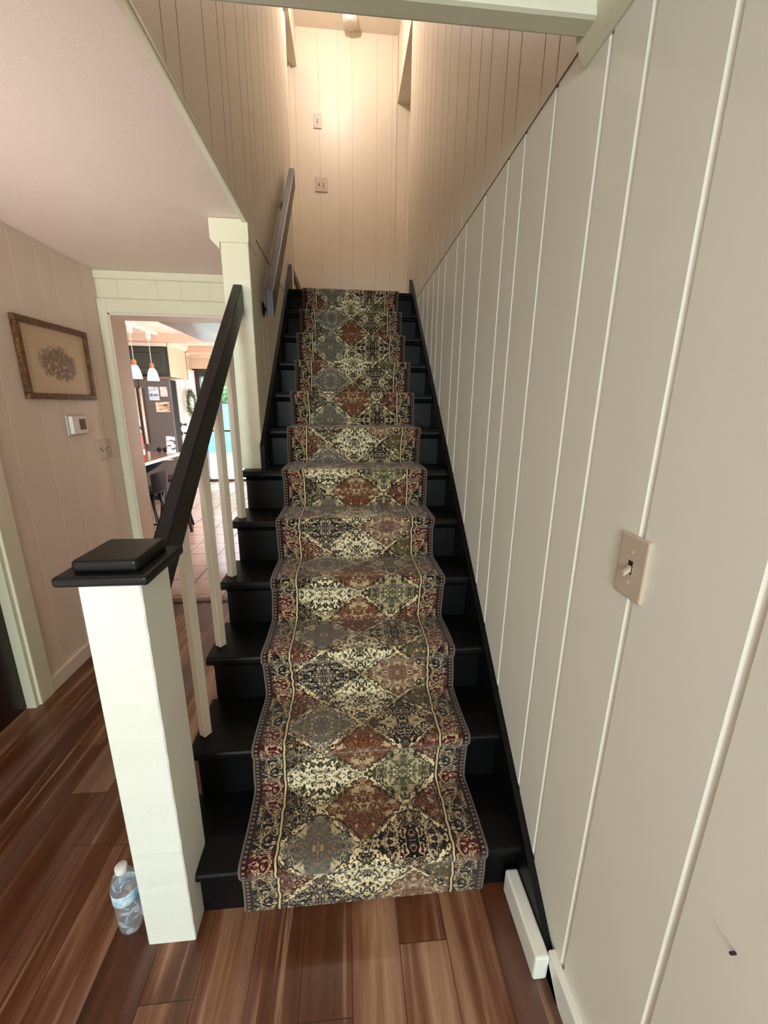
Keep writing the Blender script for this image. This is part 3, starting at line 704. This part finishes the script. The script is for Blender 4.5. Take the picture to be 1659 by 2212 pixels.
# landing switches
def back_switch(x0, x1, z0, z1, tg, label):
    t = thing('light_switch', label, 'light switch', ((x0+x1)/2, YB, (z0+z1)/2))
    bm = nb(); box(bm, x0, x1, YB-0.008, YB+0.002, z0, z1, 0.003, 2); part('cover_plate', bm, 'plate_up', t)
    zc = (z0+z1)/2
    for x, upw in tg:
        bm = nb(); box(bm, x-0.005, x+0.005, YB-0.0088, YB-0.006, zc-0.013, zc+0.013); part('slot', bm, 'dark', t)
        bm = nb(); toggle(bm, x, YB-0.008, zc, upw, 'y'); part('toggle', bm, 'plate_up', t)
back_switch(-0.330, -0.254, 4.085, 4.207, [(-0.292, False)], 'small single light switch high on the landing back wall')
back_switch(-0.331, -0.206, 3.555, 3.680, [(-0.291, True), (-0.246, False)], 'double light switch lower on the landing back wall')
# thermostat + double switch on hall left wall
th = thing('thermostat', 'white thermostat with small dark display under the framed picture', 'thermostat', (XH, 1.65, 1.34))
bm = nb(); box(bm, XH-0.002, XH+0.010, 1.568, 1.724, 1.284, 1.400, 0.004, 2); part('back_plate', bm, 'plate_up', th)
bm = nb(); box(bm, XH+0.009, XH+0.030, 1.582, 1.710, 1.293, 1.392, 0.004, 2); hs = part('housing', bm, 'whitepl', th)
bm = nb(); box(bm, XH+0.029, XH+0.0312, 1.640, 1.695, 1.315, 1.375); part('display', bm, 'screen', hs)
t = thing('light_switch', 'beige double light switch on the hall wall beside the kitchen doorway', 'light switch', (XH, 1.89, 1.175))
bm = nb(); box(bm, XH-0.002, XH+0.006, 1.815, 1.965, 1.115, 1.24, 0.003, 2); part('cover_plate', bm, 'plate', t)
for yy in (1.862, 1.918):
    bm = nb(); box(bm, XH+0.0055, XH+0.0068, yy-0.005, yy+0.005, 1.165, 1.190); part('slot', bm, 'dark', t)
    bm = nb(); toggle(bm, XH+0.006, yy, 1.177, yy < 1.9, 'x+'); part('toggle', bm, 'plate', t)

# ------------------------------------------------------------------ framed print
pf = thing('framed_picture', 'wood framed print of a flower spray hanging on the left hall wall', 'picture', (XH, 1.585, 1.675))
Y0, Y1, Z0, Z1, fwid = 1.310, 1.860, 1.482, 1.868, 0.030
bm = nb()
for (a, b, c, d) in ((Y0, Y1, Z0, Z0+fwid), (Y0, Y1, Z1-fwid, Z1), (Y0, Y0+fwid, Z0+fwid, Z1-fwid), (Y1-fwid, Y1, Z0+fwid, Z1-fwid)):
    box(bm, XH+0.001, XH+0.026, a, b, c, d, 0.003, 1)
part('frame', bm, 'frame', pf)
bm = nb(); box(bm, XH+0.002, XH+0.012, Y0+fwid, Y1-fwid, Z0+fwid, Z1-fwid); part('print', bm, 'art', pf)

# ------------------------------------------------------------------ smoke detector and hidden landing lamp
sd = thing('smoke_detector', 'round white detector on the ceiling above the stairs', 'smoke detector', (0.03, 3.80, ZT))
bm = nb(); lathe(bm, [(0.066, 0), (0.066, -0.045)], 0.03, 3.80, ZT, 40); part('housing', bm, 'whitepl', sd, smooth=False)
bm = nb(); lathe(bm, [(0.066, -0.045), (0.060, -0.062), (0.05, -0.066), (0.0, -0.068)], 0.03, 3.80, ZT, 40, caps=False); part('cover', bm, 'plate_up', sd, smooth=True)
LX, LY, LZ = -0.13, 3.02, 4.70
cl2 = thing('ceiling_lamp', 'ceiling lamp with bare warm bulb above the upper stairs', 'lamp', (LX, LY, ZT))
bm = nb(); lathe(bm, [(0.05, 0), (0.05, -0.02), (0.025, -0.05), (0.022, -0.10)], LX, LY, ZT, 24); part('base', bm, 'whitepl', cl2, smooth=False)
bm = nb(); bmesh.ops.create_uvsphere(bm, u_segments=16, v_segments=10, radius=0.032); bmesh.ops.translate(bm, verts=bm.verts, vec=(LX, LY, LZ+0.035)); part('bulb', bm, 'bulb', cl2, smooth=True)
ll = bpy.data.lights.new('lamp_light', 'POINT'); ll.energy = 14.5; ll.color = (1.0, 0.88, 0.80); ll.shadow_soft_size = 0.035
lo = bpy.data.objects.new('lamp_light', ll); COL.objects.link(lo); lo.location = (LX, LY-0.0, LZ-0.04)

# wooden rail end seen over the top step
lr = nb(); box(lr, XL-0.045, XL-0.012, YE+0.04, YB-0.05, 2.56, 2.62, 0.005, 2)
tag(obj('landing_rail', lr, 'brownwood'), 'reddish brown wooden rail on the left of the upper landing', 'rail')

# ------------------------------------------------------------------ water bottle
bt = thing('water_bottle', 'clear plastic water bottle with pale blue label on the floor behind the newel post', 'bottle', (-0.681, 0.014, 0))
prof = [(0.0, 0.004), (0.022, 0.0), (0.029, 0.006), (0.032, 0.02)]
for i in range(7):
    z = 0.03+i*0.012; prof += [(0.0325, z), (0.0305, z+0.006)]
prof += [(0.033, 0.115), (0.0335, 0.12), (0.0335, 0.155), (0.033, 0.16), (0.0325, 0.172), (0.028, 0.190), (0.020, 0.205), (0.013, 0.214), (0.0125, 0.222), (0.0, 0.222)]
bm = nb(); lathe(bm, prof, bt.location.x, bt.location.y, 0.001, 40, caps=False); part('body', bm, 'plastic_clear', bt, smooth=True)
bm = nb(); lathe(bm, [(0.0338, 0.120), (0.0345, 0.121), (0.0345, 0.156), (0.0338, 0.157)], bt.location.x, bt.location.y, 0.001, 40, caps=False); part('label_band', bm, 'label', bt, smooth=True)
bm = nb(); lathe(bm, [(0.0150, 0.212), (0.0155, 0.214), (0.0155, 0.228), (0.0140, 0.230), (0.0, 0.230)], bt.location.x, bt.location.y, 0.001, 28, caps=False); part('cap', bm, 'whitepl', bt, smooth=True)

# ------------------------------------------------------------------ kitchen
FX1, FY = -2.60, 5.50
fg = thing('refrigerator', 'dark stainless french door refrigerator in the kitchen', 'refrigerator', (FX1-0.45, FY+0.35, 0))
bm = nb(); box(bm, FX1-0.91, FX1-0.015, FY+0.05, FY+0.29, 0.02, 1.79, 0.006); part('body', bm, 'fridgeside', fg)
for (a, b) in ((FX1-0.91, FX1-0.427), (FX1-0.423, FX1)):
    bm = nb(); box(bm, a, b, FY, FY+0.06, 0.72, 1.80, 0.008, 2); d = part('door', bm, 'fridge', fg)
    hx = b-0.034 if b < FX1-0.2 else a+0.038
    bm = nb(); tube(bm, [(hx, FY, 0.86), (hx, FY-0.05, 0.88), (hx, FY-0.055, 1.66), (hx, FY, 1.68)], 0.019, 12); part('handle', bm, 'chrome', d, smooth=True)
bm = nb(); box(bm, FX1-0.91, FX1, FY, FY+0.06, 0.08, 0.71, 0.008, 2); d = part('drawer', bm, 'fridge', fg)
bm = nb(); tube(bm, [(FX1-0.84, FY, 0.64), (FX1-0.82, FY-0.05, 0.64), (FX1-0.09, FY-0.05, 0.64), (FX1-0.07, FY, 0.64)], 0.013, 10); part('handle', bm, 'chrome', d, smooth=True)
def card(name, x0, x1, z0, z1, mat, label):
    bm = nb(); box(bm, x0, x1, FY-0.003, FY-0.0005, z0, z1)
    o = obj(name, bm, mat, origin=((x0+x1)/2, FY-0.002, (z0+z1)/2)); return tag(o, label, 'paper', 'papers on the refrigerator door')
card('magnet_card', -2.895, -2.755, 1.50, 1.69, 'card_blue', 'tall blue and white card on the fridge door')
card('magnet_card', -2.735, -2.635, 1.555, 1.69, 'card_pink', 'small pale card at the upper right of the fridge door')
card('magnet_card', -2.82, -2.625, 1.335, 1.48, 'card_tan', 'wide cream and tan card low on the fridge door')
cb = thing('wall_cabinet', 'dark green cabinet above the refrigerator', 'cabinet', (FX1-0.5, FY+0.3, 1.85))
bm = nb(); box(bm, FX1-1.5, FX1+0.03, FY-0.02, FY+0.58, 1.86, 2.235, 0.002); part('body', bm, 'cab', cb)
for (a, b) in ((FX1-1.49, FX1-1.0), (FX1-0.97, FX1-0.49), (FX1-0.48, FX1+0.01)):
    bm = nb(); box(bm, a, b, FY-0.04, FY-0.019, 1.875, 2.22, 0.003); d = part('door', bm, 'cab', cb)
    bm = nb(); box(bm, a+0.07, b-0.07, FY-0.046, FY-0.038, 1.945, 2.15, 0.006); part('raised_panel', bm, 'cab', d)
bm = nb(); box(bm, FX1-1.52, FX1+0.033, FY-0.06, FY+0.58, 2.235, 2.33, 0.012); part('crown_moulding', bm, 'kceil', cb, label='cream crown moulding')
# tall pantry to the left of the fridge (dark)
bm = nb(); box(bm, FX1-1.5, FX1-0.93, FY, FY+0.57, 0.0, 1.855, 0.003); pn = obj('pantry_cabinet', bm, 'cab'); tag(pn, 'tall dark green cabinet standing left of the refrigerator', 'cabinet')

ct = thing('kitchen_counter', 'breakfast counter with pale edge and granite top', 'counter', (-2.45, 3.5, 0))
CX0, CX1, CY0, CY1, CZ = -2.95, -1.95, 2.72, 4.05, 0.92
bm = nb(); box(bm, CX0, CX1-0.004, CY0, CY1, CZ-0.008, CZ+0.001); part('top', bm, 'stone', ct)
bm = nb(); box(bm, CX0-0.002, CX1, CY0-0.003, CY1+0.003, CZ-0.034, CZ-0.007, 0.004, 2); part('top_edge', bm, 'whitepl', ct, label='pale bullnose edge')
bm = nb(); box(bm, CX0+0.02, -2.36, CY0+0.06, CY1-0.06, 0, CZ-0.034); part('base', bm, 'navy', ct)
bm = nb(); prism(bm, [(-2.36, CZ-0.034), (-2.02, CZ-0.034), (-2.02, CZ-0.07), (-2.10, CZ-0.13), (-2.20, CZ-0.19), (-2.26, CZ-0.26), (-2.30, CZ-0.36), (-2.36, CZ-0.40)], (3.62, 3.67), 'y'); part('corbel', bm, 'navy', ct)
def stool(x, y, rz, label):
    t = thing('bar_stool', label, 'stool', (x, y, 0), None)
    SH = 0.63
    bm = nb(); lathe(bm, [(0.0, 0.0), (0.15, 0.0), (0.175, 0.012), (0.185, 0.03), (0.17, 0.036), (0.08, 0.026), (0.0, 0.024)], x, y, SH-0.03, 32, caps=False); part('seat', bm, 'navy', t, smooth=True)
    for k in range(4):
        a = PI/4+k*PI/2+rz
        bm = nb(); tube(bm, [(x+0.23*math.cos(a), y+0.23*math.sin(a), 0.0), (x+0.10*math.cos(a), y+0.10*math.sin(a), SH-0.025)], [0.017, 0.02], 10); part('leg', bm, 'navy', t, smooth=True)
    for k in range(4):
        a = PI/4+k*PI/2+rz; b = a+PI/2; r = 0.185
        bm = nb(); tube(bm, [(x+r*math.cos(a), y+r*math.sin(a), 0.22), (x+r*math.cos(b), y+r*math.sin(b), 0.22)], 0.010, 8); part('rung', bm, 'navy', t, smooth=True)
    bm = nb(); n = 14; inn = []; 
    for i in range(n+1):
        a = rz-0.9+1.8*i/n
        cs = [(0.172, 0.0), (0.186, 0.0), (0.20, 0.17+0.03*math.sin(PI*i/n)), (0.188, 0.17+0.03*math.sin(PI*i/n))]
        inn.append([bm.verts.new((x+r_*math.cos(a), y+r_*math.sin(a), SH+z_)) for r_, z_ in cs])
    for a, b in zip(inn, inn[1:]):
        for i in range(4): bm.faces.new((a[i], a[(i+1) % 4], b[(i+1) % 4], b[i]))
    bm.faces.new(inn[0]); bm.faces.new(inn[-1]); part('backrest', bm, 'navy', t, smooth=False)
stool(-2.04, 3.28, 0.0, 'black bar stool at the near end of the counter')
stool(-2.08, 3.96, 0.3, 'black bar stool at the far end of the counter')
# extinguisher-like red cylinder on the counter
fx = thing('fire_extinguisher', 'red fire extinguisher with black valve standing on the counter', 'fire extinguisher', (-2.005, 3.14, CZ+0.001))
ex, ey, ez = -2.005, 3.14, CZ+0.001
bm = nb(); lathe(bm, [(0.0, 0.0), (0.05, 0.0), (0.055, 0.01), (0.055, 0.24), (0.045, 0.275), (0.02, 0.295), (0.0, 0.295)], ex, ey, ez, 28, caps=False); part('cylinder', bm, 'red', fx, smooth=True)
bm = nb(); lathe(bm, [(0.0555, 0.07), (0.0562, 0.071), (0.0562, 0.12), (0.0555, 0.121)], ex, ey, ez, 28, caps=False); part('label_band', bm, 'whitepl', fx, smooth=True)
bm = nb(); lathe(bm, [(0.022, 0.29), (0.026, 0.295), (0.026, 0.315), (0.02, 0.32)], ex, ey, ez, 20); part('collar', bm, 'chrome', fx, smooth=False)
bm = nb(); box(bm, ex-0.018, ex+0.018, ey-0.03, ey+0.03, ez+0.32, ez+0.355, 0.006); box(bm, ex-0.01, ex+0.01, ey-0.09, ey+0.02, ez+0.365, ez+0.375, 0.003); tube(bm, [(ex, ey+0.02, ez+0.34), (ex+0.03, ey+0.02, ez+0.34), (ex+0.05, ey+0.02, ez+0.30)], 0.007, 8); part('valve', bm, 'dark', fx)
# sunglasses
sg = thing('sunglasses', 'dark sunglasses lying on the counter', 'sunglasses', (-2.15, 3.98, CZ+0.001))
gx, gy, gz = -2.15, 3.98, CZ+0.002
for s_ in (-1, 1):
    bm = nb(); lathe(bm, [(0.0, 0.0), (0.026, 0.0), (0.027, 0.003), (0.0, 0.005)], 0, 0, 0, 20, caps=False)
    bmesh.ops.rotate(bm, verts=bm.verts, cent=(0, 0, 0), matrix=Matrix.Rotation(math.radians(80), 3, 'X')); bmesh.ops.translate(bm, verts=bm.verts, vec=(gx+s_*0.034, gy, gz+0.026)); part('lens', bm, 'fridgeside', sg, smooth=True)
    bm = nb(); tube(bm, [(gx+s_*0.064, gy, gz+0.034), (gx+s_*0.066, gy+0.08, gz+0.02), (gx+s_*0.06, gy+0.13, gz+0.004)], 0.003, 6); part('temple', bm, 'fridgeside', sg)
bm = nb(); tube(bm, [(gx-0.01, gy, gz+0.034), (gx, gy, gz+0.038), (gx+0.01, gy, gz+0.034)], 0.003, 6); part('bridge', bm, 'fridgeside', sg)
# leaflet in an upright holder
lf = thing('leaflet_stand', 'white printed leaflet in a clear stand at the counter edge', 'leaflet', (-2.0, 3.86, CZ+0.001))
bm = nb(); box(bm, -2.05, -1.955, 3.858, 3.861, CZ+0.004, CZ+0.19); bmesh.ops.rotate(bm, verts=bm.verts, cent=(-2, 3.86, CZ), matrix=Matrix.Rotation(math.radians(-6), 3, 'X')); part('sheet', bm, 'leaflet', lf)
bm = nb(); box(bm, -2.055, -1.952, 3.84, 3.90, CZ+0.001, CZ+0.005); part('foot', bm, 'whitepl', lf)

# pendants on a ceiling track
tk = thing('ceiling_track', 'white lighting track on the kitchen ceiling', 'lighting track', (-2.46, 4.6, 2.33))
bm = nb(); box(bm, -2.475, -2.445, 3.86, 5.05, 2.300, 2.334, 0.003); part('track', bm, 'cord', tk)
def pendant(x, y, zb, label):
    t = thing('pendant_lamp', label, 'pendant lamp', (x, y, 2.30), None)
    bm = nb(); box(bm, x-0.018, x+0.018, y-0.03, y+0.03, 2.225, 2.302, 0.004); part('adapter', bm, 'cord', t)
    bm = nb(); tube(bm, [(x, y, 2.225), (x, y, zb+0.20)], 0.0035, 8); part('cord', bm, 'cord', t)
    bm = nb(); lathe(bm, [(0.006, 0.215), (0.022, 0.205), (0.027, 0.185), (0.024, 0.16), (0.030, 0.150), (0.030, 0.142)], x, y, zb, 20); part('socket', bm, 'copper', t, smooth=True)
    bm = nb(); lathe(bm, [(0.030, 0.145), (0.042, 0.125), (0.056, 0.085), (0.064, 0.04), (0.070, 0.0), (0.067, 0.0), (0.061, 0.04), (0.053, 0.085), (0.040, 0.12), (0.028, 0.14)], x, y, zb, 32, caps=False); part('shade', bm, 'shade', t, smooth=True)
pendant(-2.46, 4.26, 1.735, 'nearer of two white bell pendant lamps')
pendant(-2.46, 4.70, 1.735, 'farther of two white bell pendant lamps')

# open white door with wreath
od = thing('entry_door', 'open white panelled entry door at the back of the kitchen', 'door', (-2.755, YD-0.02, 0))
bm = nb(); box(bm, -2.795, -2.750, 6.17, YD-0.03, 0.01, 2.03, 0.003); part('leaf', bm, 'doorwhite', od)
for (a, b, c, d) in ((6.30, 6.55, 0.95, 1.88), (6.66, 6.91, 0.95, 1.88), (6.30, 6.55, 0.2, 0.78), (6.66, 6.91, 0.2, 0.78)):
    bm = nb()
    for q in ((a, b, c, c+0.02), (a, b, d-0.02, d), (a, a+0.02, c, d), (b-0.02, b, c, d)): box(bm, -2.752, -2.742, q[0], q[1], q[2], q[3], 0.003)
    part('panel', bm, 'doorwhite', od)
for z in (0.98, 1.12):
    bm = nb(); box(bm, -2.798, -2.747, 6.162, 6.192, z-0.03, z+0.03); tube(bm, [(-2.75, 6.23, z), (-2.72, 6.23, z), (-2.69, 6.23, z)], [0.012, 0.014, 0.028], 14); part('knob' if z < 1.1 else 'deadbolt', bm, 'bronze', od)
wt = nb(); rnd = random.Random(9)
for i in range(420):
    a = rnd.random()*2*PI; R_ = 0.165+rnd.gauss(0, 0.028); cx_ = -2.695+rnd.gauss(0, 0.014); cy_ = 6.60+R_*math.cos(a); cz_ = 1.47+R_*math.sin(a)*1.1
    d1 = Vector((rnd.gauss(0, 0.5), rnd.gauss(0, 1), rnd.gauss(0, 1))).normalized()*0.032; d2 = d1.cross(Vector((1, rnd.random(), rnd.random()))).normalized()*0.009
    c_ = Vector((cx_, cy_, cz_)); up_ = d1.cross(d2).normalized()*0.004
    v = [wt.verts.new(c_-d1), wt.verts.new(c_+d2+up_), wt.verts.new(c_+d1), wt.verts.new(c_-d2+up_)]
    wt.faces.new(v)
wr2 = thing('wreath', 'green leafy wreath hanging on the open white door', 'wreath', (-2.70, 6.60, 1.47))
part('foliage', wt, 'leaf', wr2)
bm = nb(); tube(bm, [(-2.708, 6.60+0.165*math.cos(2*PI*i/28), 1.47+0.18*math.sin(2*PI*i/28)) for i in range(29)], 0.012, 8); part('ring', bm, 'leaf', wr2, smooth=True)

# outdoors beyond the glass door
bm = nb(); box(bm, -14, 8, YD+0.13, 24, -0.25, -0.12); o = struct('floor_patio', bm, 'deck')
fn = thing('garden_fence', 'pale teal board fence across the garden', 'fence', (-4, 13, -0.12))
bm = nb(); box(bm, -12, 4, 13.0, 13.05, -0.12, 1.45); part('boards', bm, 'fence', fn)
bm = nb(); box(bm, -12, 4, 12.97, 13.08, 1.45, 1.50); part('top_rail', bm, 'frame_dk', fn)
bs = nb(); rnd = random.Random(3)
for i in range(2600):
    a = Vector((rnd.gauss(0, 1), rnd.gauss(0, 0.5), rnd.gauss(0, 0.8))); a = a.normalized()*rnd.random()**0.4
    c_ = Vector((-4.0+a.x*1.6, 14.2+a.y*0.7, 1.7+a.z*0.9))
    d1 = Vector((rnd.gauss(0, 1), rnd.gauss(0, 1), rnd.gauss(0, 1))).normalized()*0.09; d2 = d1.cross(Vector((rnd.random(), 1, rnd.random()))).normalized()*0.035
    bs.faces.new([bs.verts.new(c_-d1), bs.verts.new(c_+d2), bs.verts.new(c_+d1), bs.verts.new(c_-d2)])
tr = thing('garden_bush', 'leafy green bush showing over the garden fence', 'bush', (-4.0, 14.2, -0.12))
part('foliage', bs, 'bush', tr)
bm = nb(); tube(bm, [(-4, 14.2, -0.12), (-4, 14.2, 1.4)], 0.06, 10); part('trunk', bm, 'brownwood', tr)

# small nail low in the right wall
nl = nb(); tube(nl, [(XR+0.004, -0.533, 0.735), (XR-0.010, -0.535, 0.740)], 0.0022, 8)
tag(obj('nail', nl, 'dark'), 'tiny dark nail sticking out low on the right boarded wall', 'nail')
